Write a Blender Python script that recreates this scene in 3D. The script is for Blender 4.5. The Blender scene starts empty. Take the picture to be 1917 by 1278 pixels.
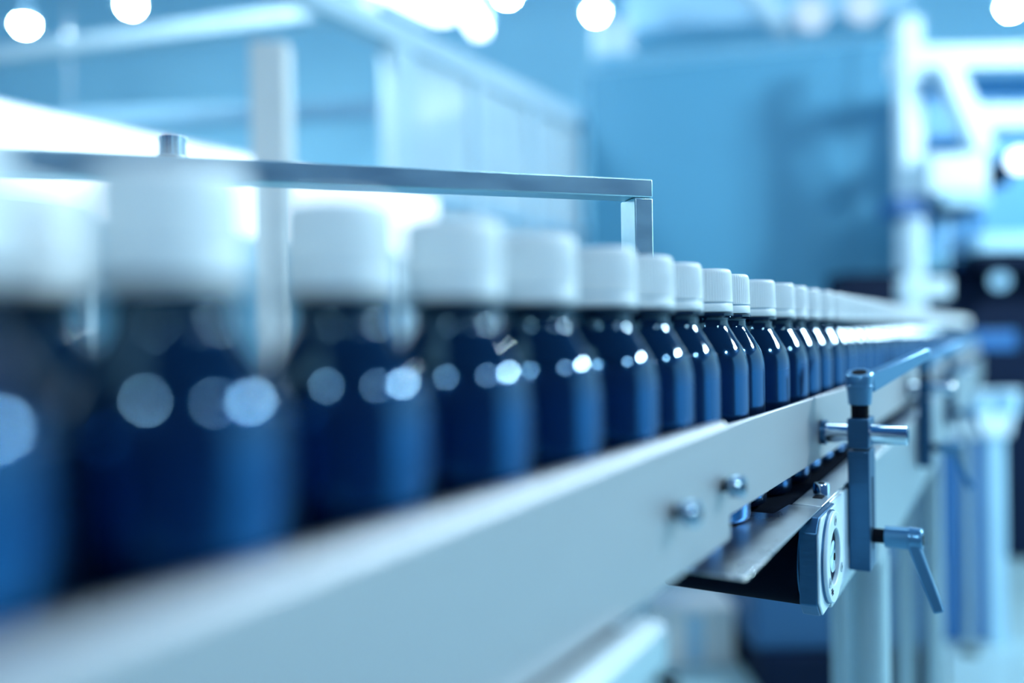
import bpy, bmesh, math, random
from mathutils import Vector, Matrix
random.seed(7)
S = bpy.context.scene
COL = S.collection

# ------------------------------------------------------------------ camera
EYE = 1.0575                         # lens height above the floor (m)
F, PITCH, ROLL = 1560.0, 0.007, 0.0168
cam = bpy.data.cameras.new('camera')
camo = bpy.data.objects.new('camera', cam)
COL.objects.link(camo)
cam.sensor_width = 36.0
cam.lens = 36.0 * F / 1917.0
cam.clip_start = 0.01
cam.clip_end = 60
right = Vector((1, 0, 0)); fwd = Vector((0, math.cos(PITCH), -math.sin(PITCH))); up = right.cross(fwd)
# the picture is turned a little: the horizon climbs to the right
r2 = right * math.cos(ROLL) - up * math.sin(ROLL)
u2 = up * math.cos(ROLL) + right * math.sin(ROLL)
m = Matrix((r2, u2, -fwd)).transposed().to_4x4()
m.translation = (0, 0, EYE)
camo.matrix_world = m
cam.dof.use_dof = True
cam.dof.focus_distance = 0.505
cam.dof.aperture_fstop = cam.lens / 16.2
S.camera = camo

# ------------------------------------------------------------------ world and exposure
w = bpy.data.worlds.new('world'); S.world = w; w.use_nodes = True
w.node_tree.nodes['Background'].inputs[0].default_value = (0.37, 0.71, 0.90, 1)
w.node_tree.nodes['Background'].inputs[1].default_value = 1.75
S.cycles.max_bounces = 7; S.cycles.diffuse_bounces = 3
S.view_settings.view_transform = 'Standard'
S.view_settings.look = 'None'
S.view_settings.exposure = -0.08
S.view_settings.gamma = 1.0
S.view_settings.use_curve_mapping = False
LAMP = 430.0                          # radiance of the hall's pendant lamps
PANEL = 1.35                          # radiance of the long light box

# ------------------------------------------------------------------ frames and helpers
TH = 0.541
D = Vector((math.sin(TH), math.cos(TH), 0)); N = Vector((math.cos(TH), -math.sin(TH), 0))
R0 = Vector((112.7, 481.3, 0))
RZ = math.pi / 2 - TH
MM = 0.001

def cv(t, o, z):                     # conveyor frame in mm (along, across towards the lens, above eye) -> metres
    p = R0 + D * t + N * o
    return Vector((p.x * MM, p.y * MM, z * MM + EYE))

def at(px, py, Y):                   # point at depth Y mm seen at a pixel of the 1917x1278 frame -> mm relative to the lens foot
    u0, v0 = px - 958.5, py - 639.0
    c, s = math.cos(ROLL), math.sin(ROLL)
    u = u0 * c - v0 * s; v = u0 * s + v0 * c
    x, zc = u / F, -v / F
    yy = math.cos(PITCH) + zc * math.sin(PITCH); zz = -math.sin(PITCH) + zc * math.cos(PITCH)
    k = Y / yy
    return Vector((x * k, Y, zz * k))

class MB:
    """collects shapes in mm; world=True: (X, Y, Z above eye); else conveyor (t, o, z)"""
    def __init__(self): self.v = []; self.f = []
    def add(self, vs, fs):
        b = len(self.v); self.v += [Vector(p) for p in vs]; self.f += [[b + i for i in f] for f in fs]; return self
    def box(self, a, b):
        (x0, y0, z0), (x1, y1, z1) = a, b
        return self.add([(x0,y0,z0),(x1,y0,z0),(x1,y1,z0),(x0,y1,z0),(x0,y0,z1),(x1,y0,z1),(x1,y1,z1),(x0,y1,z1)],
                        [(3,2,1,0),(4,5,6,7),(0,1,5,4),(1,2,6,5),(2,3,7,6),(3,0,4,7)])
    def bar(self, p0, p1, w, h, upv=(0,0,1), w1=None, h1=None):   # rectangular bar along p0-p1
        p0, p1 = Vector(p0), Vector(p1); d = (p1 - p0).normalized(); upv = Vector(upv)
        if abs(d.dot(upv)) > .98: upv = Vector((0,1,0))
        sx = d.cross(upv).normalized(); sz = sx.cross(d).normalized()
        w1 = w if w1 is None else w1; h1 = h if h1 is None else h1
        vs = []
        for p, ww, hh in ((p0, w, h), (p1, w1, h1)):
            for a, b in ((-1,-1),(1,-1),(1,1),(-1,1)): vs.append(p + sx*a*ww/2 + sz*b*hh/2)
        return self.add(vs, [(3,2,1,0),(4,5,6,7),(0,1,5,4),(1,2,6,5),(2,3,7,6),(3,0,4,7)])
    def cyl(self, p0, p1, r0, r1=None, seg=28, rings=None, phase=0.0):
        """rings: list of (fraction, radius) along the axis"""
        p0, p1 = Vector(p0), Vector(p1); d = p1 - p0; L = d.length; d.normalize()
        h = Vector((0,0,1)) if abs(d.z) < .9 else Vector((1,0,0))
        sx = d.cross(h).normalized(); sy = d.cross(sx).normalized()
        r1 = r0 if r1 is None else r1
        rings = rings or [(0, r0), (1, r1)]
        vs, fs = [], []
        for fr, r in rings:
            c = p0 + d * L * fr
            for i in range(seg):
                a = 2*math.pi*i/seg + phase; vs.append(c + (sx*math.cos(a) + sy*math.sin(a))*r)
        for k in range(len(rings)-1):
            for i in range(seg):
                j = (i+1) % seg; fs.append((k*seg+i, k*seg+j, (k+1)*seg+j, (k+1)*seg+i))
        fs.append(tuple(reversed(range(seg)))); fs.append(tuple((len(rings)-1)*seg+i for i in range(seg)))
        return self.add(vs, fs)
    def prism(self, pts, axis, a0, a1):              # polygon in the plane across `axis`, extruded a0..a1
        def P(u, v, a): return {0:(a,u,v), 1:(u,a,v), 2:(u,v,a)}[axis]
        n = len(pts)
        vs = [P(u,v,a0) for u,v in pts] + [P(u,v,a1) for u,v in pts]
        return self.add(vs, [tuple(range(n))[::-1], tuple(range(n,2*n))] + [(i,(i+1)%n,n+(i+1)%n,n+i) for i in range(n)])
    def ring(self, c, axis, ro, ri, a0, a1, seg=48):  # flat ring (tube) about an axis
        vs, fs = [], []
        for a, r in ((a0,ro),(a1,ro),(a1,ri),(a0,ri)):
            for i in range(seg):
                t = 2*math.pi*i/seg; u, v = r*math.cos(t), r*math.sin(t)
                vs.append({0:(a,c[0]+u,c[1]+v), 1:(c[0]+u,a,c[1]+v), 2:(c[0]+u,c[1]+v,a)}[axis])
        for k in range(4):
            for i in range(seg):
                j = (i+1)%seg; k2 = (k+1)%4
                fs.append((k*seg+i, k*seg+j, k2*seg+j, k2*seg+i))
        return self.add(vs, fs)

def finish(me, verts, faces, smooth):
    bm = bmesh.new()
    vs = [bm.verts.new(p) for p in verts]
    for f in faces:
        try: bm.faces.new([vs[i] for i in f])
        except ValueError: pass
    bmesh.ops.recalc_face_normals(bm, faces=bm.faces)
    bm.to_mesh(me); bm.free()
    if smooth:
        for p in me.polygons: p.use_smooth = True
        me.set_sharp_from_angle(angle=math.radians(smooth))

def link(name, mb, mat, parent=None, base=None, frame='conv', bevel=0, smooth=35, seg=2):
    """one mesh object; vertices stored relative to the base point of its thing"""
    b = base
    if b is None: b = parent['_b'] if parent is not None else None
    b = Vector(b) if b is not None else Vector((0,0,0))
    if frame == 'conv': vs = [Vector(((p.x-b[0])*MM, -(p.y-b[1])*MM, (p.z-b[2])*MM)) for p in mb.v]
    else: vs = [(p - b) * MM for p in mb.v]
    me = bpy.data.meshes.new(name); finish(me, vs, mb.f, smooth)
    o = bpy.data.objects.new(name, me); COL.objects.link(o); me.materials.append(mat)
    if parent is not None: o.parent = parent
    else: place(o, b, frame)
    if bevel:
        md = o.modifiers.new('bevel', 'BEVEL'); md.width = bevel*MM; md.segments = seg; md.limit_method = 'ANGLE'; md.angle_limit = math.radians(40)
    return o

def place(o, b, frame):
    if frame == 'conv':
        o.location = cv(*b); o.rotation_euler = (0, 0, RZ)
    else: o.location = (b[0]*MM, b[1]*MM, b[2]*MM + EYE)

BASES = {}
class T:
    """a thing: an Empty at its base that parents its parts"""
    def __init__(self, name, label, cat, base, frame='conv', group=None, kind=None):
        self.o = bpy.data.objects.new(name, None); COL.objects.link(self.o); self.o.empty_display_size = .02
        self.b = Vector(base); self.frame = frame; place(self.o, self.b, frame)
        self.o['label'] = label
        if cat: self.o['category'] = cat
        if group: self.o['group'] = group
        if kind: self.o['kind'] = kind
    def part(self, name, mb, mat, parent=None, **k):
        o = link(name, mb, mat, parent=parent or self.o, base=self.b, frame=self.frame, **k)
        return o

def tag(o, label, cat=None, group=None, kind=None):
    o['label'] = label
    if cat: o['category'] = cat
    if group: o['group'] = group
    if kind: o['kind'] = kind
    return o

def copy_tree(o, parent=None):
    c = o.copy(); COL.objects.link(c); c.parent = parent
    for ch in list(o.children): copy_tree(ch, c)
    return c

# ------------------------------------------------------------------ materials
def mat(name, col, rough=.5, metal=0.0, var=.08, scale=30.0, bump=0.0, stretch=None, rvar=0.0, spec=.5, coat=0.0, emit=None, estr=0, alpha=1.0):
    m = bpy.data.materials.new(name); m.use_nodes = True
    nt = m.node_tree; p = nt.nodes['Principled BSDF']
    p.inputs['Roughness'].default_value = rough; p.inputs['Metallic'].default_value = metal
    p.inputs['Specular IOR Level'].default_value = spec; p.inputs['Coat Weight'].default_value = coat
    p.inputs['Coat Roughness'].default_value = .05
    p.inputs['Alpha'].default_value = alpha
    tc = nt.nodes.new('ShaderNodeTexCoord'); mp = nt.nodes.new('ShaderNodeMapping'); nz = nt.nodes.new('ShaderNodeTexNoise')
    nt.links.new(tc.outputs['Object'], mp.inputs['Vector']); nt.links.new(mp.outputs['Vector'], nz.inputs['Vector'])
    if stretch: mp.inputs['Scale'].default_value = stretch
    nz.inputs['Scale'].default_value = scale; nz.inputs['Detail'].default_value = 4
    mx = nt.nodes.new('ShaderNodeMix'); mx.data_type = 'RGBA'
    nt.links.new(nz.outputs['Fac'], mx.inputs['Factor'])
    mx.inputs['A'].default_value = tuple(max(0, c*(1-var)) for c in col) + (1,)
    mx.inputs['B'].default_value = tuple(min(1, c*(1+var)) for c in col) + (1,)
    nt.links.new(mx.outputs['Result'], p.inputs['Base Color'])
    if rvar:
        mr = nt.nodes.new('ShaderNodeMapRange'); nt.links.new(nz.outputs['Fac'], mr.inputs['Value'])
        mr.inputs['To Min'].default_value = max(.02, rough-rvar); mr.inputs['To Max'].default_value = rough+rvar
        nt.links.new(mr.outputs['Result'], p.inputs['Roughness'])
    if bump:
        bp = nt.nodes.new('ShaderNodeBump'); bp.inputs['Strength'].default_value = bump; bp.inputs['Distance'].default_value = .001
        nt.links.new(nz.outputs['Fac'], bp.inputs['Height']); nt.links.new(bp.outputs['Normal'], p.inputs['Normal'])
    if emit:
        p.inputs['Emission Color'].default_value = emit + (1,); p.inputs['Emission Strength'].default_value = estr
    return m

M = {}
M['steel'] = mat('brushed_steel', (.52, .60, .63), .38, 1.0, .06, 40, .15, (.15, 1, 8), .06)
M['steel_wear'] = mat('worn_steel', (.50, .58, .62), .30, 1.0, .45, 26, .1, (1, 1.6, 1), .14)
M['steel_dark'] = mat('dull_machined_steel', (.045, .14, .26), .38, .85, .10, 60, .2, (1, 1, 5), .06)
M['chrome'] = mat('polished_steel', (.72, .86, .94), .12, 1.0, .03, 20)
M['bar'] = mat('scratched_bar_steel', (.48, .74, .82), .34, .9, .22, 34, .25, (.5, 2, 2), .10)
M['rail'] = mat('satin_guide_rail', (.41, .43, .45), .48, .75, .05, 14, .06, (.4, 1, 3), .05)
M['lever'] = mat('die_cast_lever', (.10, .28, .46), .30, .55, .05, 40)
M['bolt'] = mat('bolt_steel', (.34, .50, .62), .16, 1.0, .05, 30)
M['black'] = mat('black_steel', (.003, .005, .010), .6, 0, .1, 40, spec=.08)
M['belt'] = mat('black_belt_rubber', (.002, .005, .012), .9, 0, .2, 120, .2, spec=.03)
M['cap'] = mat('white_cap_plastic', (.82, .91, .93), .38, 0, .02, 30, spec=.4)
M['glass_dark'] = None
M['white_paint'] = mat('pale_painted_metal', (.60, .80, .90), .45, 0, .05, 6)
M['pale_blue'] = mat('pale_blue_paint', (.36, .64, .82), .5, 0, .06, 4)
M['mid_blue'] = mat('mid_blue_paint', (.085, .34, .62), .5, 0, .06, 3)
M['cab_blue'] = mat('blue_cabinet_paint', (.078, .31, .48), .5, 0, .05, 2)
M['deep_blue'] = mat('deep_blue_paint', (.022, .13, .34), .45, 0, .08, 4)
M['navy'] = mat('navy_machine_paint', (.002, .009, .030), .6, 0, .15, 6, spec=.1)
M['front_wall'] = mat('darkened_blocker_wall', (.008, .04, .11), .8, 0, .1, 1)  # kept dark so the unseen wall reflects little into the bottles
M['carton'] = mat('carton_board', (.86, .90, .88), .7, 0, .05, 8)
M['unit'] = mat('control_unit_paint', (.016, .09, .21), .5, 0, .08, 4)
M['wall'] = mat('wall_paint', (.34, .72, .90), .8, 0, .10, .8)
M['ceil'] = mat('ceiling_deck', (.05, .22, .48), .8, 0, .10, 1.0)
M['floor'] = mat('floor_epoxy', (.32, .52, .58), .32, 0, .18, 1.6, rvar=.08)
M['lamp'] = mat('lamp_glow', (1, 1, 1), .5, emit=(.74, .94, 1.04), estr=LAMP)
M['panel'] = mat('light_box_diffuser', (.9, .95, 1), .5, emit=(.86, .94, 1.0), estr=PANEL)
M['strip'] = mat('strip_luminaire_glow', (1, 1, 1), .5, emit=(.76, .95, 1.0), estr=5.5)
M['tube'] = mat('tube_light_glow', (1, 1, 1), .5, emit=(.82, .94, 1.0), estr=4.0)

def pane_material():
    m = bpy.data.materials.new('hazy_guard_pane'); m.use_nodes = True; nt = m.node_tree
    p = nt.nodes['Principled BSDF']; p.inputs['Base Color'].default_value = (.70, .88, .96, 1); p.inputs['Roughness'].default_value = .25
    tr = nt.nodes.new('ShaderNodeBsdfTransparent'); mx = nt.nodes.new('ShaderNodeMixShader'); nz = nt.nodes.new('ShaderNodeTexNoise')
    nz.inputs['Scale'].default_value = 2.2
    mr = nt.nodes.new('ShaderNodeMapRange'); mr.inputs['To Min'].default_value = .6; mr.inputs['To Max'].default_value = .95
    nt.links.new(nz.outputs['Fac'], mr.inputs['Value']); nt.links.new(mr.outputs['Result'], mx.inputs[0])
    nt.links.new(tr.outputs[0], mx.inputs[1]); nt.links.new(p.outputs[0], mx.inputs[2])
    nt.links.new(mx.outputs[0], nt.nodes['Material Output'].inputs['Surface'])
    return m
M['pane'] = pane_material()

def bottle_glass():
    m = bpy.data.materials.new('dark_bottle_glass'); m.use_nodes = True; nt = m.node_tree
    p = nt.nodes['Principled BSDF']
    tc = nt.nodes.new('ShaderNodeTexCoord'); sp = nt.nodes.new('ShaderNodeSeparateXYZ'); nt.links.new(tc.outputs['Object'], sp.inputs[0])
    # dusty film on the straight wall, clean glossy shoulder and neck
    mr = nt.nodes.new('ShaderNodeMapRange'); mr.inputs['From Min'].default_value = .082; mr.inputs['From Max'].default_value = .098
    nt.links.new(sp.outputs['Z'], mr.inputs['Value'])
    nz = nt.nodes.new('ShaderNodeTexNoise'); mp = nt.nodes.new('ShaderNodeMapping'); mp.inputs['Scale'].default_value = (1, 1, .12)
    nt.links.new(tc.outputs['Object'], mp.inputs['Vector']); nt.links.new(mp.outputs['Vector'], nz.inputs['Vector']); nz.inputs['Scale'].default_value = 220; nz.inputs['Detail'].default_value = 5
    rr = nt.nodes.new('ShaderNodeMapRange'); rr.inputs['To Min'].default_value = .30; rr.inputs['To Max'].default_value = .05
    nt.links.new(mr.outputs['Result'], rr.inputs['Value']); nt.links.new(rr.outputs['Result'], p.inputs['Roughness'])
    sr = nt.nodes.new('ShaderNodeMapRange'); sr.inputs['To Min'].default_value = .22; sr.inputs['To Max'].default_value = .8
    nt.links.new(mr.outputs['Result'], sr.inputs['Value']); nt.links.new(sr.outputs['Result'], p.inputs['Specular IOR Level'])
    c1 = nt.nodes.new('ShaderNodeMix'); c1.data_type = 'RGBA'; c1.inputs['A'].default_value = (.0003, .003, .010, 1); c1.inputs['B'].default_value = (.0004, .005, .016, 1)
    nt.links.new(nz.outputs['Fac'], c1.inputs['Factor'])
    c2 = nt.nodes.new('ShaderNodeMix'); c2.data_type = 'RGBA'; c2.inputs['B'].default_value = (.0015, .008, .026, 1)
    nt.links.new(mr.outputs['Result'], c2.inputs['Factor']); nt.links.new(c1.outputs['Result'], c2.inputs['A'])
    nt.links.new(c2.outputs['Result'], p.inputs['Base Color'])
    p.inputs['IOR'].default_value = 1.52;  p.inputs['Specular Tint'].default_value = (.42, .78, 1, 1)
    bp = nt.nodes.new('ShaderNodeBump'); bp.inputs['Strength'].default_value = .05; bp.inputs['Distance'].default_value = .0006
    n2 = nt.nodes.new('ShaderNodeTexNoise'); n2.inputs['Scale'].default_value = 90; nt.links.new(tc.outputs['Object'], n2.inputs['Vector'])
    gl = nt.nodes.new('ShaderNodeBsdfGlossy'); gl.inputs['Roughness'].default_value = .18     # blue gleam of the filled, dusty wall
    gc = nt.nodes.new('ShaderNodeMix'); gc.data_type = 'RGBA'; gc.inputs['A'].default_value = (.007, .078, .215, 1); gc.inputs['B'].default_value = (0, 0, 0, 1)
    nt.links.new(mr.outputs['Result'], gc.inputs['Factor']); nt.links.new(gc.outputs['Result'], gl.inputs['Color'])
    ad = nt.nodes.new('ShaderNodeAddShader'); nt.links.new(p.outputs[0], ad.inputs[0]); nt.links.new(gl.outputs[0], ad.inputs[1])
    nt.links.new(ad.outputs[0], nt.nodes['Material Output'].inputs['Surface'])
    nt.links.new(n2.outputs['Fac'], bp.inputs['Height']); nt.links.new(bp.outputs['Normal'], p.inputs['Normal'])
    return m
M['glass_dark'] = bottle_glass()

ZB = -107.5                                            # level the bottles stand on
FL = -EYE * 1000                                       # floor

# ================================================================== THE SETTING
def struct(name, mb, m, label, **k):
    return tag(link(name, mb, m, frame='world', **k), label, kind='structure')
struct('floor', MB().box((-7000, -2500, FL-60), (8000, 7600, FL)), M['floor'], 'grey blue epoxy factory floor', base=(0, 0, FL), smooth=0)
struct('wall_back', MB().box((-7000, 7600, FL), (8000, 7720, 3300)), M['wall'], 'blue back wall of the factory hall', base=(0, 7600, FL), smooth=0)
struct('wall_left', MB().box((-7120, -2500, FL), (-7000, 7720, 3300)), M['wall'], 'blue left wall of the factory hall', base=(-7000, 0, FL), smooth=0)
struct('wall_front_blocker', MB().box((-7000, -2620, FL), (8000, -2500, 3300)), M['front_wall'], 'unseen dark wall behind the viewpoint, added to block light', base=(0, -2500, FL), smooth=0)  # added blocker: keeps light from behind off the bottles
struct('ceiling', MB().box((-7000, -2500, 3300), (8000, 7600, 3400)), M['ceil'], 'dark blue ceiling deck of the hall', base=(0, 0, 3300), smooth=0)

# ================================================================== CONVEYORS (large things first)
# ---- front conveyor: near section that ends beside the roller
c = T('conveyor_section', 'near steel conveyor section at the lower left, ending beside the roller', 'conveyor', (-196, 0, FL))
c.part('side_frame', MB().prism([(41,-112),(44,-112),(44,-240),(41,-240)], 0, -760, -196), M['steel'], bevel=.6)
c.part('side_frame', MB().box((-760,-100,-240), (-196,-97,-112)), M['steel'], bevel=.6)
c.part('top_lip', MB().prism([(36.6,-99.2),(45,-99.2),(48,-101.5),(48,-114),(45,-118),(40.5,-118)], 0, -760, -198), M['steel'], bevel=1)
c.part('lower_lip', MB().prism([(44.2,-128),(47,-128),(47,-133),(44.2,-133)], 0, -760, -199), M['steel'], bevel=.5)
c.part('end_clip', MB().prism([(44.4,-119),(50,-119),(50,-129),(47.6,-129),(47.6,-121.5),(44.4,-121.5)], 0, -199, -193), M['black'], bevel=.4)
c.part('belt', MB().box((-760,-96,-112), (-190,40,ZB)), M['belt'], bevel=1.5)
c.part('cross_member', MB().box((-300,-97,-235), (-270,41,-205)), M['steel'], bevel=1)
for o in (-80, 25):
    c.part('leg', MB().cyl((-285, o, FL), (-285, o, -236), 12, seg=20), M['steel'])

# ---- main conveyor
T1 = 3190
c = T('conveyor', 'long steel belt conveyor carrying the row of capped bottles', 'conveyor', (45, 0, FL))
c.part('side_frame', MB().box((90.5, 46, -178), (T1, 50, -109.6)), M['steel'], bevel=.8)
c.part('side_frame', MB().box((150, -50, -178), (T1, -46, -109.6)), M['steel'], bevel=.8)
c.part('lower_frame', MB().box((330, 40, -212), (T1, 46, -178.5)), M['steel'], bevel=.8)
# belt: loop around the end roller
def belt():
    pts = []
    cx, cz, R = 53.0, ZB - 29.6, 28.2
    for i in range(25):
        a = math.pi/2 + math.pi*i/24
        pts.append((cx + R*math.cos(a), cz + R*math.sin(a)))
    outer = [(T1, cz+R)] + pts + [(T1, cz - R)]
    inner = [(T1, cz+R-2.4)] + [(cx + (R-2.4)*math.cos(math.pi/2+math.pi*i/24), cz + (R-2.4)*math.sin(math.pi/2+math.pi*i/24)) for i in range(25)] + [(T1, cz-R+2.4)]
    mb = MB(); n = len(outer); vs = []
    for o in (-42, 42.5):
        vs += [(p[0], o, p[1]) for p in outer] + [(p[0], o, p[1]) for p in inner]
    fs = []
    for i in range(n-1):
        fs += [(i, i+1, 2*n+i+1, 2*n+i), (n+i, 2*n+n+i, 3*n+i+1, n+i+1), (i, n+i, n+i+1, i+1), (2*n+i, 2*n+i+1, 3*n+i+1, 3*n+i)]
    return mb.add(vs, fs)
c.part('belt', belt(), M['belt'], smooth=40)
c.part('end_roller', MB().cyl((53, -44, ZB-29.6), (53, 43.6, ZB-29.6), 25.6, seg=48), M['black'])
c.part('roller_rim', MB().ring((53, ZB-29.6), 1, 27.6, 22, 42.9, 43.7), M['steel_dark'])
# dead plate over the roller and the flange that goes on along the near edge
pl = c.part('dead_plate', MB().prism([(-108.5,-46),(-108.5,50.3),(60,50.3),(60,31),(30,29),(22,-46)], 2, ZB-.8, ZB-.05), M['steel_wear'], bevel=.5)
c.part('edge_flange', MB().box((60.2, 33, ZB-.7), (T1, 50.6, ZB+.6)), M['steel'], bevel=.5)
c.part('edge_flange', MB().box((60.2, -50.6, ZB-.7), (T1, -33, ZB+.6)), M['steel'], bevel=.5)
s = c.part('cap_screw', MB().cyl((97, 43.5, ZB+.6), (97, 43.5, ZB+8.2), 5.2, seg=30, rings=[(0,5.2),(.88,5.2),(1,4.6)]), M['chrome'])
c.part('hex_socket', MB().cyl((97, 43.5, ZB+8.1), (97, 43.5, ZB+8.5), 2.2, seg=6), M['black'], parent=s)
c.part('screw_slot', MB().box((83, 40.5, ZB+.5), (92, 46.5, ZB+1.1)), M['black'])
for t, o, r, top in ((392, 27, 21, -212.6), (585, -28, 12, -178.6), (1250, 20, 16, -178.6), (1250, -28, 16, -178.6), (2600, 20, 16, -178.6)):
    lg = c.part('leg', MB().cyl((t, o, FL+24), (t, o, top), r, seg=32), M['steel'])
    c.part('foot', MB().cyl((t, o, FL), (t, o, FL+26), r*1.7, r*.9, seg=28), M['black'], parent=lg)
# side guide rails
rail_near = link('guide_rail', MB().prism([(28.4,-98.5),(35.0,-98.5),(36,-97.5),(36,-45),(33.6,-42),(29.4,-42),(28.4,-43)], 0, -760, -81), M['rail'], base=(-81, 32, ZB), bevel=.7)
tag(rail_near, 'wide pale metal guide rail filling the lower left, ending at two bolts', 'guide rail')

t2 = T('guide_rail', 'slim pale guide rail behind the clamp bracket, in front of the sharp bottles', 'guide rail', (-86, 27, -92))
def rail2():
    mb = MB(); vs = []
    for t, o in ((-86, 25.2), (690, 37)):
        for a, z in ((0,-92),(2.9,-92),(2.9,-47.6),(2.2,-46.8),(.7,-46.8),(0,-47.6)): vs.append((t, o+a, z))
    return mb.add(vs, [tuple(range(6))[::-1], tuple(range(6,12))] + [(i,(i+1)%6,6+(i+1)%6,6+i) for i in range(6)])
t2.part('rail_strip', rail2(), M['rail'], bevel=.2)
rb = link('guide_rail', MB().prism([(T1,-29.2),(-170,-29.2),(-300,-82),(-760,-82),(-760,-84.6),(-301,-84.6),(-171,-31.8),(T1,-31.8)], 2, -92, -47), M['rail'], base=(-86,-29,ZB), smooth=0)
tag(rb, 'long guide rail on the far side of the bottle row', 'guide rail')
rf = link('guide_rail', MB().box((700,33,-92), (T1,36,-47)), M['rail'], base=(700,34,-92), bevel=.5)
tag(rf, 'blurred far stretch of the near guide rail, beyond the clamp bracket', 'guide rail')

# bolts through the near rail
for i, (t, lb) in enumerate(((-155, 'blurred round bolt on the wide rail, left of the rail joint'), (-90.5, 'round bolt at the joint where the wide rail ends'))):
    b = T('rail_bolt', lb, 'bolt', (t, 36, -71), group='bolts on the wide guide rail')
    b.part('shank', MB().cyl((t, 34, -71), (t, 39.5, -71), 2.9, seg=20), M['black'])
    h = b.part('head', MB().cyl((t, 39, -71), (t, 45.5, -71), 5.0, seg=28, rings=[(0,5.0),(.85,5.0),(1,4.4)]), M['bolt'])
    b.part('hex_socket', MB().cyl((t, 45.3, -71), (t, 45.8, -71), 2.4, seg=6), M['black'], parent=h)

# ---- flange bearing at the roller's near end
b = T('flange_bearing', 'square flange bearing block with round ring at the end of the black roller', 'bearing', (57, 50, -166))
def octo(cx, cz, w, h, ch):
    return [(cx-w+ch,cz-h),(cx+w-ch,cz-h),(cx+w,cz-h+ch),(cx+w,cz+h-ch),(cx+w-ch,cz+h),(cx-w+ch,cz+h),(cx-w,cz+h-ch),(cx-w,cz-h+ch)]
BZ = -136
b.part('housing', MB().prism(octo(57, BZ-1, 32, 28.6, 8), 1, 44.2, 54), M['steel_dark'], bevel=.7)
b.part('face_plate', MB().prism(octo(57, BZ-1, 31.6, 28.2, 9), 1, 54, 55.4), M['white_paint'], bevel=.6)
b.part('ring', MB().ring((57, BZ), 1, 27, 16.5, 55.4, 58.6), M['white_paint'], bevel=.7)
b.part('groove', MB().ring((57, BZ), 1, 27.8, 26.8, 55.2, 56.6), M['steel_dark'])
b.part('bore', MB().cyl((57, 55.0, BZ), (57, 55.7, BZ), 16.4, seg=40), M['navy'])
sh = b.part('shaft_end', MB().cyl((57, 55.5, BZ), (57, 58, BZ), 9.5, seg=36, rings=[(0,9.5),(.7,9.5),(1,8.3)]), M['chrome'])
b.part('centre_hole', MB().cyl((57, 57.9, BZ), (57, 58.3, BZ), 2.2, seg=16), M['black'], parent=sh)
for a in (90, 210, 330):
    x, z = 57+21.8*math.cos(math.radians(a)), BZ+21.8*math.sin(math.radians(a))
    k = b.part('set_screw', MB().ring((x, z), 1, 3.0, 1.3, 58.4, 59.1, seg=18), M['steel'])
    b.part('socket', MB().cyl((x, 58.3, z), (x, 58.8, z), 1.4, seg=6), M['black'], parent=k)
for dx, dz, r in ((-13, -17.4, .4), (-10.5, -19, .9)):
    b.part('engraved_mark', MB().bar((57+dx-1.6, 58.7, BZ+dz-1.2), (57+dx+1.6, 58.7, BZ+dz+1.2), .5, .5), M['navy'])
    b.part('engraved_mark', MB().bar((57+dx-1.4, 58.7, BZ+dz+1.2), (57+dx+1.4, 58.7, BZ+dz-1.0), .5, .5), M['navy'])
# gusset behind the bearing
g = link('gusset_plate', MB().prism([(89.6,-110.5),(148,-110.5),(148,-150),(172,-167),(172,-171),(89.6,-171)], 1, 50.1, 51.0), M['white_paint'], base=(90,52,-178), bevel=.6)
tag(g, 'pale pointed gusset plate between bearing and clamp post', 'bracket')

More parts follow.
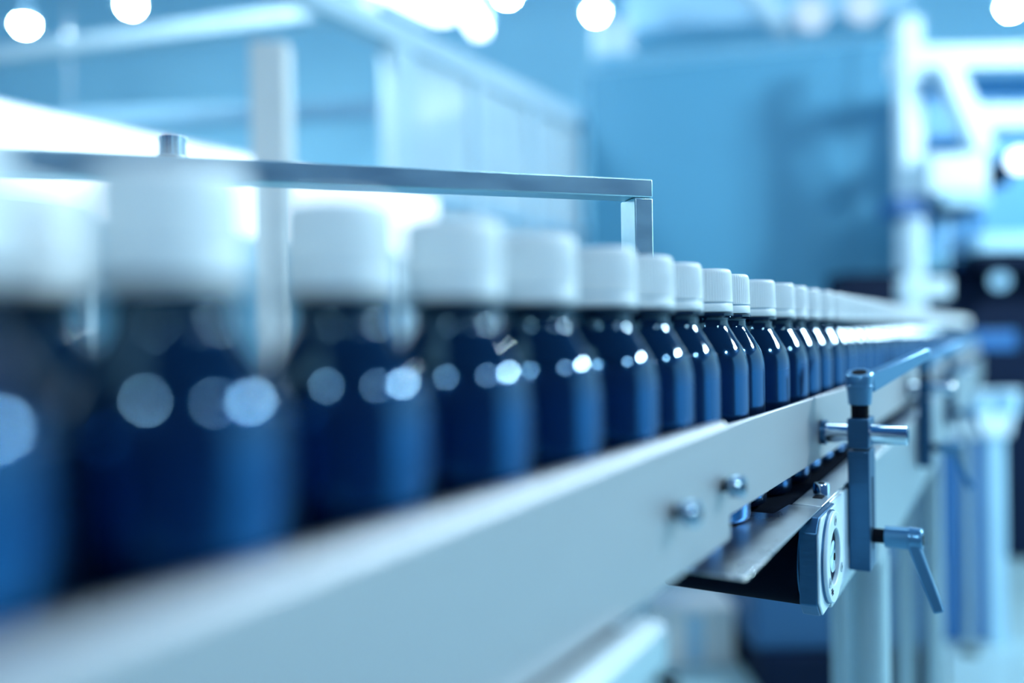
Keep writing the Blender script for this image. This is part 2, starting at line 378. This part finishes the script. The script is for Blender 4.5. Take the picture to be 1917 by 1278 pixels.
# ---- clamp brackets that hold the guide rail
def bracket(t, o_rail, label, first=True):
    x = T('rail_bracket', label, 'bracket', (t, 58, -168), group='rail clamp brackets along the conveyor')
    # rod across the conveyor
    r = x.part('cross_rod', MB().cyl((t, o_rail, -73.5), (t, 89, -73.5), 7.0, seg=32, rings=[(0,7),(.985,7),(1,6.3)]), M['chrome'])
    x.part('rod_foot', MB().cyl((t, o_rail-.4, -73.5), (t, o_rail+3.2, -73.5), 9.0, seg=28), M['steel_dark'], parent=r)
    # clamp block and vertical post
    x.part('clamp_block', MB().box((t-11.5, 51.2, -83), (t+17, 65.2, -62)), M['steel_dark'], bevel=.8)
    x.part('post', MB().box((t-11.5, 51.2, -168), (t+18, 65.2, -84.6)), M['steel_dark'], bevel=.7)
    x.part('slot', MB().box((t+1, 65.0, -155), (t+5, 65.5, -104)), M['navy'])
    # upper clamping lever: neck, stepped hub, arm
    u = t - 1
    hub = MB().cyl((u, 58.2, -62), (u, 58.2, -30), 5.4, seg=32,
        rings=[(0,5.4),(.28,5.6),(.29,7.6),(.66,8.6),(.67,9.0),(.71,9.0),(.72,8.7),(.97,9.0),(1,8.3)])
    sock = MB().cyl((u, 58.2, -30.2), (u, 58.2, -29.7), 5.0, seg=24)
    for p in hub.v:
        if p.z > -32: p.z += .30*(p.x-u)                       # top cut at a slant
    for p in sock.v: p.z += .30*(p.x-u)
    lv = x.part('upper_lever', hub, M['lever'])
    x.part('threaded_neck', MB().cyl((u, 58.2, -62), (u, 58.2, -52.8), 5.9, seg=28), M['black'], parent=lv)
    x.part('socket_hole', sock, M['black'], parent=lv)
    x.part('lever_arm', MB().bar((u+7, 62.5, -38), (u+71, 95, -18.5), 8.5, 14, w1=7.5, h1=8.5), M['lever'], parent=lv, bevel=1.6, seg=3)
    # lower clamping lever on the outer side
    z = -145
    lw = x.part('lower_lever', MB().cyl((t+2, 65.2, z), (t+2, 97, z), 6, seg=32,
        rings=[(0,4.8),(.24,4.8),(.25,7.4),(.72,7.8),(.73,8.1),(.78,8.1),(.79,7.9),(.97,7.9),(1,7.0)]), M['lever'])
    x.part('threaded_neck', MB().cyl((t+2, 65.2, z), (t+2, 73, z), 5.0, seg=24), M['black'], parent=lw)
    x.part('socket_hole', MB().cyl((t+2, 96.9, z), (t+2, 97.3, z), 4.0, seg=20), M['black'], parent=lw)
    x.part('lever_arm', MB().bar((t+1, 91, z-3), (t-6, 107, z-46), 12, 8, upv=(0,1,0), w1=8.5, h1=6.5), M['lever'], parent=lw, bevel=1.4, seg=3)
    return x
bracket(161, 32.4, 'dark clamp bracket with two levers, sharpest of the rail brackets')
bracket(662, 40, 'blurred clamp bracket further along the rail, behind the sharp one')
bracket(1160, 36.9, 'most distant clamp bracket on the guide rail')

# ---- overhead bar frame behind the bottles
e0, e1 = Vector((-330, 361, 0)), Vector((86, 500, 0))
dd = (e1 - e0).normalized(); nn = Vector((-dd.y, dd.x, 0))
x = T('bar_frame', 'scratched steel bar frame with knurled knob standing behind the white caps', 'frame', (e1.x, e1.y, ZB), frame='world')
def prism_bar(e0, e1, depth, z0, z1):
    vs = [e0, e1, e1+nn*depth, e0+nn*depth]
    return MB().add([(p.x,p.y,z0) for p in vs]+[(p.x,p.y,z1) for p in vs], [(3,2,1,0),(4,5,6,7),(0,1,5,4),(1,2,6,5),(2,3,7,6),(3,0,4,7)])
x.part('top_bar', prism_bar(e0 - dd*260, e1, 17, 81.2, 92.4), M['bar'], bevel=.9, seg=3)
x.part('post', prism_bar(e1 - dd*12, e1, 20, ZB+.7, 81.0), M['bar'], bevel=.9, seg=3)
x.part('post', prism_bar(e0 - dd*240, e0 - dd*228, 24, FL, 81.0), M['bar'], bevel=.9, seg=3)
kp = at(320, 285, 410); q = e0 + dd*((kp - e0).dot(dd)) + nn*8
def knurl():
    mb = MB(); seg = 72; vs = []; fs = []
    prof = [(93.6,5.9),(94.4,6.2),(100.5,6.2),(102.0,6.5),(103.4,6.5),(104.0,5.9)]
    for z, r in prof:
        for i in range(seg):
            rr = r*(1 + (.045 if (i//3) % 2 else -.03)); a = 2*math.pi*i/seg
            vs.append((q.x+rr*math.cos(a), q.y+rr*math.sin(a), z))
    n = len(prof)
    for k in range(n-1):
        for i in range(seg): fs.append((k*seg+i, k*seg+(i+1)%seg, (k+1)*seg+(i+1)%seg, (k+1)*seg+i))
    fs.append(tuple(range(seg))[::-1]); fs.append(tuple((n-1)*seg+i for i in range(seg)))
    return mb.add(vs, fs)
kn = x.part('knob', knurl(), M['chrome'], smooth=25)
x.part('washer', MB().cyl((q.x,q.y,92.4), (q.x,q.y,93.8), 7.8, seg=36), M['steel'], parent=kn)

# ================================================================== BOTTLES
def lathe_mesh(name, prof, seg, teeth=None):
    vs, fs = [], []
    for r, z, amp in prof:
        for i in range(seg):
            a = 2*math.pi*i/seg
            rr = r + (amp if (i % 4) in (0, 1) else -amp)
            vs.append(Vector((rr*math.cos(a)*MM, rr*math.sin(a)*MM, z*MM)))
    n = len(prof)
    for k in range(n-1):
        for i in range(seg): fs.append((k*seg+i, k*seg+(i+1)%seg, (k+1)*seg+(i+1)%seg, (k+1)*seg+i))
    fs.append(tuple(range(seg))[::-1]); fs.append(tuple((n-1)*seg+i for i in range(seg)))
    me = bpy.data.meshes.new(name); finish(me, vs, fs, 40); return me
body_prof = [(19,0,0),(21.8,.5,0),(23.4,1.8,0),(24,4,0),(24,30,0),(24,60,0),(24,84,0),(23.88,87.6,0),(23.45,91,0),(22.7,94,0),(21.5,96.9,0),(19.7,100.2,0),
             (17.4,104.0,0),(15.1,107.8,0),(13.6,110.3,0),(12.9,112.2,0),(12.8,114.6,0),(13.2,115.6,0),(15.2,116.4,0),(16.0,116.8,0),(16.0,118.0,0),(15.4,118.5,0),(12.6,118.9,0)]
cap_prof = [(13.5,124.4,0),(15.2,124.4,0),(15.55,124.8,0),(15.45,125.6,.16),(15.25,133,.18),(15.05,140.4,.18),(14.85,141.6,.10),(14.45,142.7,0),(13.6,143.3,0),(11,143.5,0)]
ring_prof = [(13.5,119.1,0),(15.3,119.1,0),(15.6,119.5,0),(15.55,123.3,0),(15.3,123.7,0),(13.5,123.7,0)]
liner_prof = [(14.2,119,0),(14.2,142,0)]
me_body = lathe_mesh('glass_body', body_prof, 72); me_body.materials.append(M['glass_dark'])
me_cap = lathe_mesh('cap', cap_prof, 240); me_cap.materials.append(M['cap'])
me_ring = lathe_mesh('tamper_ring', ring_prof, 72); me_ring.materials.append(M['cap'])
me_lin = lathe_mesh('cap_liner', liner_prof, 40); me_lin.materials.append(M['pale_blue'])
def make_bottle():
    e = bpy.data.objects.new('bottle', None); COL.objects.link(e); e.empty_display_size = .02
    g = bpy.data.objects.new('glass_body', me_body); COL.objects.link(g); g.parent = e
    k = bpy.data.objects.new('cap', me_cap); COL.objects.link(k); k.parent = e
    r = bpy.data.objects.new('tamper_ring', me_ring); COL.objects.link(r); r.parent = k
    l = bpy.data.objects.new('cap_liner', me_lin); COL.objects.link(l); l.parent = k
    e['category'] = 'bottle'; e['group'] = 'capped bottles in a row on the conveyor'
    return e
SP = 50.9
JIT = {-7:(-1.5,1.0), -6:(1,-1.5), -5:(-1,1), -4:(-1,1.5), -3:(4.5,1.5), -2:(1.5,.5), -1:(-1,-1.5), 0:(0,-1.0), 1:(0,-4.8), 2:(-.5,-1), 3:(.5,.5), 4:(-1.5,-.5), 5:(-1.5,-.5), 6:(.5,.5), 7:(1,.8)}
LAB = {-8:'very blurred bottle cut off by the left edge, in the front row', -7:'largest blurred white capped bottle, second from the left edge',
  -6:'blurred white capped bottle, third from the left edge', -5:'blurred white capped bottle, fourth from the left edge', -4:'blurred white capped bottle, fifth from the left edge',
  -3:'half sharp bottle, sixth from the left edge, left of the frame post', -2:'nearly sharp bottle, seventh from the left edge, under the frame post', -1:'nearly sharp bottle, eighth from the left edge',
  0:'sharp bottle with ribbed cap above the wide rail end', 1:'sharp bottle set back from the row, mostly hidden by neighbours', 2:'sharp bottle just right of the set back bottle',
  3:'second bottle right of the set back bottle', 4:'third bottle right of the set back bottle', 5:'fourth bottle right of the set back bottle', 6:'fifth bottle right of the set back bottle',
  7:'sixth bottle right of the set back bottle', 8:'seventh bottle right of the set back bottle', 9:'eighth bottle right of the set back bottle, left of the upper lever'}
ORD = 'ninth tenth eleventh twelfth thirteenth fourteenth fifteenth sixteenth seventeenth eighteenth nineteenth twentieth'.split()
for i_, w_ in enumerate(ORD): LAB[10+i_] = w_ + ' bottle right of the set back bottle, blurred in the receding row'
proto = make_bottle(); first = True
for k in range(-8, 61):
    if first: e = proto; first = False
    else: e = copy_tree(proto)
    da, db = JIT.get(k, (random.uniform(-1, 1), random.uniform(-1.2, 1.2)))
    e.location = cv(SP*k + da, db, ZB - (0 if k < 2 else 1.3))
    e.rotation_euler = (0, 0, random.uniform(0, 6.28))
    if k in LAB: e['label'] = LAB[k]
    else: e['label'] = 'tiny blurred capped bottle in the far right end of the row'

e = copy_tree(proto)
e.location = cv(-363, -49, ZB); e['label'] = 'bottle set back behind the row at the left edge, mostly its blurred cap showing'
# ================================================================== BACKGROUND
def wthing(name, label, cat, base, group=None): return T(name, label, cat, base, frame='world', group=group)
def wobj(name, mb, m, label, cat, base, group=None, **k):
    return tag(link(name, mb, m, frame='world', base=base, **k), label, cat, group)

# ---- long light box on the far side, parallel to the conveyor
def W(t, o, z):
    p = R0 + D*t + N*o; return Vector((p.x, p.y, z))
def cbox(t0, t1, o0, o1, z0, z1):
    return MB().box((t0, o0, z0), (t1, o1, z1))
x = T('light_box', 'long glaring white light box behind the bottles on the left', 'light', (800, -1540, FL))
x.part('housing', cbox(-700, 1820, -1600, -1512, 254, 470), M['white_paint'], bevel=4)
x.part('diffuser', cbox(-690, 1811, -1511, -1504, 262, 462), M['panel'], bevel=3)
for t in (-500, 600, 1700):
    x.part('leg', cbox(t-20, t+20, -1580, -1540, FL, 253), M['white_paint'], bevel=3)

# ---- guarded machine enclosure behind it
x = T('guard_enclosure', 'tall pale framed machine guard with hazy panes left of the blue cabinet', 'machine', (2600, -2030, FL))
x.part('top_beam', cbox(900, 3990, -2050, -1960, 1190, 1280), M['white_paint'], bevel=4)
x.part('mid_beam', cbox(2180, 3990, -2040, -1980, 560, 610), M['pale_blue'], bevel=4)
for t, wd in ((2250, 150), (2800, 70), (3330, 60), (3860, 110)):
    x.part('post', cbox(t-wd/2, t+wd/2, -2045, -1975, FL, 1189), M['white_paint'], bevel=4)
for t0, t1 in ((2326, 2764), (2836, 3299), (3361, 3804)):
    x.part('pane', cbox(t0, t1, -2020, -2010, 612, 1188), M['pane'])
    x.part('pane', cbox(t0, t1, -2020, -2010, -300, 558), M['pane'])
x.part('base_cabinet', cbox(2200, 3960, -2300, -2060, FL, 420), M['mid_blue'], bevel=4)

# ---- hall beams and column
def hang(x, pts):                       # drop rods that fix a thing to the ceiling
    for p in pts: x.part('hanger', MB().cyl((p[0], p[1], p[2]), (p[0], p[1], 3299), 7, seg=8), M['steel'])
def beam(name, p0, p1, w, h, m, label, cat='beam', bev=6, part='bar'):
    x = wthing(name, label, cat, (p0+p1)/2)
    x.part(part, MB().bar(p0, p1, w, h), m, bevel=bev)
    for f_ in ((.12, .88) if cat != 'beam' else (.02, .98)):
        q = p0.lerp(p1, f_); hang(x, [(q.x, q.y, q.z + h/2 - 2)])
beam('roof_beam', at(-160, 128, 4700), at(700, 12, 4100), 110, 80, M['white_paint'], 'pale beam crossing the top left under the round lamps')
beam('cross_beam', at(120, 228, 5400), at(760, 203, 4900), 90, 115, M['pale_blue'], 'lower pale blue cross beam behind the column')
p = at(500, 75, 1950)
wobj('column', MB().box((p.x-44, p.y, FL), (p.x+44, p.y+60, p.z)), M['carton'], 'pale square column rising behind the scratched bar', 'column', base=(p.x, p.y, FL), bevel=6)
beam('duct', at(560, -70, 4300), at(790, 40, 5000), 150, 120, M['white_paint'], 'pale duct sloping down from the roof beam to the guard', 'duct', 8, 'casing')

# ---- blue cabinet
A = at(1098, 105, 4700); B = at(1690, 52, 4250)
zt = 1480
x = wthing('blue_cabinet', 'big flat blue cabinet behind the sharp bottles', 'cabinet', (A.x, A.y, FL))
u = Vector((B.x-A.x, B.y-A.y, 0)); Lc = u.length; u.normalize(); v = Vector((-u.y, u.x, 0))
def cab(a0, a1, d0, d1, z0, z1):
    q = [A+u*a0+v*d0, A+u*a1+v*d0, A+u*a1+v*d1, A+u*a0+v*d1]
    return MB().add([(p.x,p.y,z0) for p in q]+[(p.x,p.y,z1) for p in q], [(3,2,1,0),(4,5,6,7),(0,1,5,4),(1,2,6,5),(2,3,7,6),(3,0,4,7)])
x.part('body', cab(0, Lc, 22, 520, FL, zt), M['cab_blue'], bevel=5)
dr = x.part('door', cab(6, Lc*.845, 0, 20, FL+80, zt-10), M['cab_blue'], bevel=4)
x.part('handle', cab(Lc*.80, Lc*.815, -22, -2, 40, 200), M['steel'], parent=dr, bevel=3)
x.part('door', cab(Lc*.85, Lc-6, 0, 20, FL+80, zt-10), M['cab_blue'], bevel=4)
# things on top of / above the cabinet
beam('ventilation_duct', at(1180, 30, 5300), at(1690, -8, 5000), 400, 330, M['pale_blue'], 'pale ventilation duct above the blue cabinet', 'duct', 10, 'casing')
p = at(1440, 20, 4600); x = wthing('pipe', 'slanted white pipe above the blue cabinet', 'pipe', p)
x.part('tube', MB().cyl(at(1395, -30, 4500), at(1475, 62, 4700), 55, seg=24), M['white_paint'])
q = at(1405, -18, 4520); hang(x, [(q.x, q.y, q.z)])
for i, (px, py) in enumerate(((1523, 22), (1620, 8))):
    p = at(px, py, 4500)
    y = wthing('floodlight', ('pale floodlight above the middle of the blue cabinet', 'pale floodlight above the right end of the blue cabinet')[i], 'light', p, group='small floodlights over the cabinet')
    y.part('housing', MB().cyl((p.x, p.y+40, p.z), (p.x, p.y+130, p.z), 95, 60, seg=28), M['white_paint'])
    hang(y, [(p.x, p.y+85, p.z+60)])
    y.part('lens', MB().cyl((p.x, p.y+20, p.z), (p.x, p.y+40, p.z), 85, 90, seg=28), mat('floodlight_lens', (.2,.3,.4), .4, emit=(.8,.93,1), estr=.5))

# ---- pendant lamps
def pendant(X, Y, Z, label, r=50, parts=True):
    y = wthing('pendant_lamp', label, 'lamp', (X, Y, Z), group='round pendant lamps of the hall')
    bl = MB()
    prof = [(math.sin(math.pi*i/12), -math.cos(math.pi*i/12)) for i in range(13)]
    bl.cyl((X, Y, Z-r), (X, Y, Z+r), r, seg=24, rings=[((1-math.cos(math.pi*i/12))/2, max(.5, r*math.sin(math.pi*i/12))) for i in range(13)])
    y.part('globe', bl, M['lamp'])
    y.part('shade', MB().cyl((X, Y, Z+r*.1), (X, Y, Z+r+40), r*1.5, seg=28, rings=[(0,r*1.5),(.45,r*1.25),(.8,r*.8),(1,40),(1,34),(.78,r*.72),(.44,r*1.18),(0,r*1.44)]), M['pale_blue'])
    y.part('socket', MB().cyl((X, Y, Z+r+2), (X, Y, Z+r+70), 34, 26, seg=20), M['pale_blue'])
    y.part('stem', MB().cyl((X, Y, Z+r+68), (X, Y, 3299), 9, seg=10), M['pale_blue'])
for px, py, Yd, lb in ((47, 44, 5300, 'glowing round lamp at the far top left corner'), (245, 8, 5100, 'glowing round lamp over the pale roof beam, second from left'),
                       (950, -12, 5000, 'glowing round lamp cut off by the top edge near the middle'), (1116, 22, 5300, 'glowing round lamp at the top above the blue cabinet corner'),
                       (1893, 12, 5200, 'glowing round lamp at the top right corner')):
    p = at(px, py, Yd); pendant(p.x, p.y, p.z, lb)
p = at(875, 385, 6400); pendant(p.x, p.y, p.z, 'low hanging round lamp just under the scratched bar')
for X, Y, Z, R_, lb in ((3000, 1500, 1650, 150, 'round lamp out of view to the right, over the side of the conveyor'), (3500, 1300, 1950, 140, 'second round lamp out of view to the right'),
                 (2500, -900, 2150, 92, 'round lamp out of view behind the viewpoint on the right'), (-550, -2000, 2150, 92, 'round lamp out of view behind the viewpoint on the left'),
                 (-1300, 2900, 2150, 110, 'added unseen round lamp above the top edge, brightening the hall behind')):  # last lamp is added to brighten the guard and background
    pendant(X, Y, Z, lb, r=R_)

# ---- overhead tube lights near the enclosure
for i, (a, b_) in enumerate((((690, -40, 3600), (835, 32, 4300)), ((840, -30, 4600), (900, 62, 5200)))):
    p0, p1 = at(*a), at(*b_)
    y = wthing('tube_light', ('bright tube light at the top edge over the guard enclosure', 'shorter bright tube light right of the guard top')[i], 'light', (p0+p1)/2, group='tube lights over the guard')
    y.part('tube', MB().bar(p0, p1, 90, 60), M['tube'], bevel=10)
    y.part('tray', MB().bar(p0+Vector((0,0,45)), p1+Vector((0,0,45)), 130, 26), M['white_paint'], bevel=4)
    for f_ in (.2, .8):
        q = p0.lerp(p1, f_); hang(y, [(q.x, q.y, q.z+50)])
y = wthing('ceiling_luminaire', 'long strip luminaire under the ceiling, out of view above the conveyor', 'light', (710, 1980, 2300))
y.part('diffuser', MB().bar((170, 1080, 2300), (1250, 2880, 2300), 280, 50), M['strip'], bevel=8)
y.part('tray', MB().bar((170, 1080, 2345), (1250, 2880, 2345), 310, 36), M['white_paint'], bevel=4)
for q_ in ((300, 1297), (1100, 2630)): y.part('hanger', MB().cyl((q_[0], q_[1], 2364), (q_[0], q_[1], 3299), 6, seg=8), M['steel'])
p = at(1150, 72, 4860)
x = wthing('junction_box', 'pale box under the round lamp beside the blue cabinet', 'box', p)
x.part('casing', MB().box((p.x-110, p.y, p.z-90), (p.x+110, p.y+120, p.z+110)), M['white_paint'], bevel=8)
hang(x, [(p.x-60, p.y+60, p.z+108)])

# ---- filling machine at the far right
YM = 3720
def pb(x0, y0, x1, y1, Y, dep):          # upright box from its outline at depth Y
    a, b_ = at(x0, y1, Y), at(x1, y0, Y)
    return MB().box((a.x, Y, a.z), (b_.x, Y+dep, b_.z))
base = at(1800, 640, YM); base.z = FL
x = wthing('filling_machine', 'pale filling machine with dark base at the end of the conveyor on the right', 'machine', base)
a = at(1688, 30, YM); b_ = at(1728, 30, YM)
x.part('column', MB().box((a.x, YM, FL+20), (b_.x, YM+90, a.z)), M['white_paint'], bevel=5)
x.part('column_clamp', pb(1684, 365, 1738, 402, YM-60, 200), M['deep_blue'], bevel=5)
x.part('top_beam', pb(1690, 78, 2080, 128, YM-20, 150), M['white_paint'], bevel=5)
x.part('cross_beam', pb(1815, 192, 2080, 240, YM-60, 120), M['white_paint'], bevel=5)
x.part('back_panel', pb(1735, 128, 2080, 470, YM+260, 40), M['mid_blue'], bevel=3)
x.part('diagonal_arm', MB().bar(at(1768, 120, YM-90), at(1838, 285, YM-90), 90, 85), M['white_paint'], bevel=6)
x.part('filler_head', pb(1742, 285, 1852, 362, YM-140, 260), M['white_paint'], bevel=10)
x.part('motor_housing', MB().cyl(at(1845, 325, YM-60), at(1845, 325, YM+180), 20, seg=24), M['pale_blue'])
x.part('drive_box', pb(1862, 262, 1960, 300, YM-100, 180), M['mid_blue'], bevel=5)
x.part('gearbox', pb(1862, 306, 1892, 345, YM-110, 180), M['navy'], bevel=4)
x.part('nozzle_plate', pb(1768, 362, 1852, 385, YM-120, 220), M['pale_blue'], bevel=4)
x.part('nozzle_bracket', pb(1765, 386, 1830, 402, YM-90, 140), M['navy'], bevel=4)
for i in range(4):
    px = 1772 + i*20
    x.part('nozzle', MB().cyl(at(px, 400, YM-20), at(px, 500, YM-20), 15, 8, seg=16), M[('pale_blue','deep_blue','mid_blue','deep_blue')[i]])
x.part('lower_cylinder', MB().cyl(at(1712, 412, YM-80), at(1712, 512, YM-80), 42, seg=24), M['white_paint'])
x.part('shelf', pb(1835, 432, 2080, 470, YM-140, 300), M['pale_blue'], bevel=5)
x.part('shelf_edge', pb(1838, 472, 2080, 500, YM-150, 320), M['navy'], bevel=5)
x.part('base_housing', MB().box((at(1735,640,YM).x, YM+60, FL+10), (at(2080,640,YM).x, YM+500, at(1800,500,YM).z)), M['navy'], bevel=8)
x.part('cable_drum', MB().cyl(at(1872, 525, YM-120), at(1872, 525, YM+40), 38, seg=24), M['pale_blue'])
x.part('inlet_guide', pb(1825, 618, 1905, 655, YM-360, 200), M['deep_blue'], bevel=6)
lm = x.part('signal_lamp', MB().cyl(at(1910, 300, YM-240), at(1910, 300, YM-200), 46, seg=24), mat('signal_lamp_glow', (.9,.95,1), .4, emit=(.85,.95,1), estr=2.6))
x.part('lamp_bracket', MB().cyl(at(1910, 300, YM-200), at(1910, 300, YM-100), 12, seg=12), M['pale_blue'], parent=lm)

a, b_ = at(1690, 522, 3150), at(1782, 556, 3150)
x = wthing('machine_hood', 'pale low hood on a post right above the far white caps', 'cover', (a.x+30, 3150, FL))
x.part('hood', MB().box((a.x, 3150, b_.z), (b_.x, 3210, a.z)), M['white_paint'], bevel=6)
x.part('post', MB().box((a.x+10, 3160, FL), (a.x+50, 3200, b_.z)), M['white_paint'], bevel=3)
a, b_ = at(1575, 512, 3450), at(1690, 600, 3450)
x = wthing('dark_housing', 'dark low housing behind the far white caps', 'machine', (a.x, 3450, FL))
x.part('body', MB().box((a.x, 3450, FL+60), (b_.x, 3620, a.z)), M['navy'], bevel=6)
x.part('plinth', MB().box((a.x+15, 3465, FL), (b_.x-15, 3610, FL+60)), M['black'], bevel=3)

# ---- side cabinet with pale top, on the floor at the right
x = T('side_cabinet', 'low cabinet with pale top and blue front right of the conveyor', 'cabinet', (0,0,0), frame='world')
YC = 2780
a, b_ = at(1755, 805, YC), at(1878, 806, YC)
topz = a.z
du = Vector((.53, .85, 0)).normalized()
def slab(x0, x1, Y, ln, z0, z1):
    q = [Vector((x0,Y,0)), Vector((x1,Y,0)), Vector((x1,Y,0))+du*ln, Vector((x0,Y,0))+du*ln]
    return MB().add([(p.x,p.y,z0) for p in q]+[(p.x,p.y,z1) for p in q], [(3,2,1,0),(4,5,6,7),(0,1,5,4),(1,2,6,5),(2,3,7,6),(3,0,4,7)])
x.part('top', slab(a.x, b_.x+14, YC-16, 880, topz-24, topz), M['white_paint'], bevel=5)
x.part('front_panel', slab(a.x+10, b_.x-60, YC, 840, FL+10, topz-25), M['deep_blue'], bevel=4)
x.part('lit_side_strip', slab(b_.x-58, b_.x, YC-6, 60, FL, topz-25), M['pale_blue'], bevel=4)  # pale colour paints in the light on the cabinet's side
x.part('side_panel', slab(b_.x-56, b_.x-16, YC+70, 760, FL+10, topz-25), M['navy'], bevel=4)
for i, (px, py, r, m_, lb) in enumerate(((1838, 690, 38, 'pale_blue', 'left pale blue round tub on the side cabinet'), (1886, 692, 44, 'pale_blue', 'right pale blue round tub on the side cabinet'))):
    p = at(px, py, 3300)
    y = wthing('tub', lb, 'tub', (p.x, p.y, topz), group='round tubs on the side cabinet')
    y.part('wall', MB().cyl((p.x,p.y,topz), (p.x,p.y,topz+78), r*.9, r, seg=28), M[m_])
    y.part('lid', MB().cyl((p.x,p.y,topz+78), (p.x,p.y,topz+92), r*1.08, seg=28), M['white_paint'])

# ---- carton and dark machine base under the conveyor
YP = 2640
a, b_ = at(1225, 1150, YP), at(1375, 1150, YP)
x = wthing('carton', 'pale carton on the floor seen under the conveyor', 'carton', (a.x, YP, FL))
x.part('walls', MB().box((a.x, YP, FL), (b_.x, YP+240, a.z)), M['carton'], bevel=4)
x.part('lid', MB().box((a.x-6, YP-6, a.z), (b_.x+6, YP+246, a.z+22)), M['carton'], bevel=4)
x.part('tape', MB().box(((a.x+b_.x)/2-25, YP-2, FL+10), ((a.x+b_.x)/2+25, YP, a.z-2)), M['pale_blue'])
YP = 2400
a, b_ = at(1422, 1238, YP), at(1560, 1238, YP)
x = wthing('control_unit', 'dark blue control unit standing behind the conveyor legs', 'machine', (a.x, YP, FL))
x.part('body', MB().box((a.x, YP+40, FL+120), (b_.x+330, YP+500, at(1412, 1060, YP).z)), M['unit'], bevel=8)
x.part('plinth', MB().box((a.x+10, YP, FL), (b_.x+330, YP+480, FL+119)), M['navy'], bevel=6)
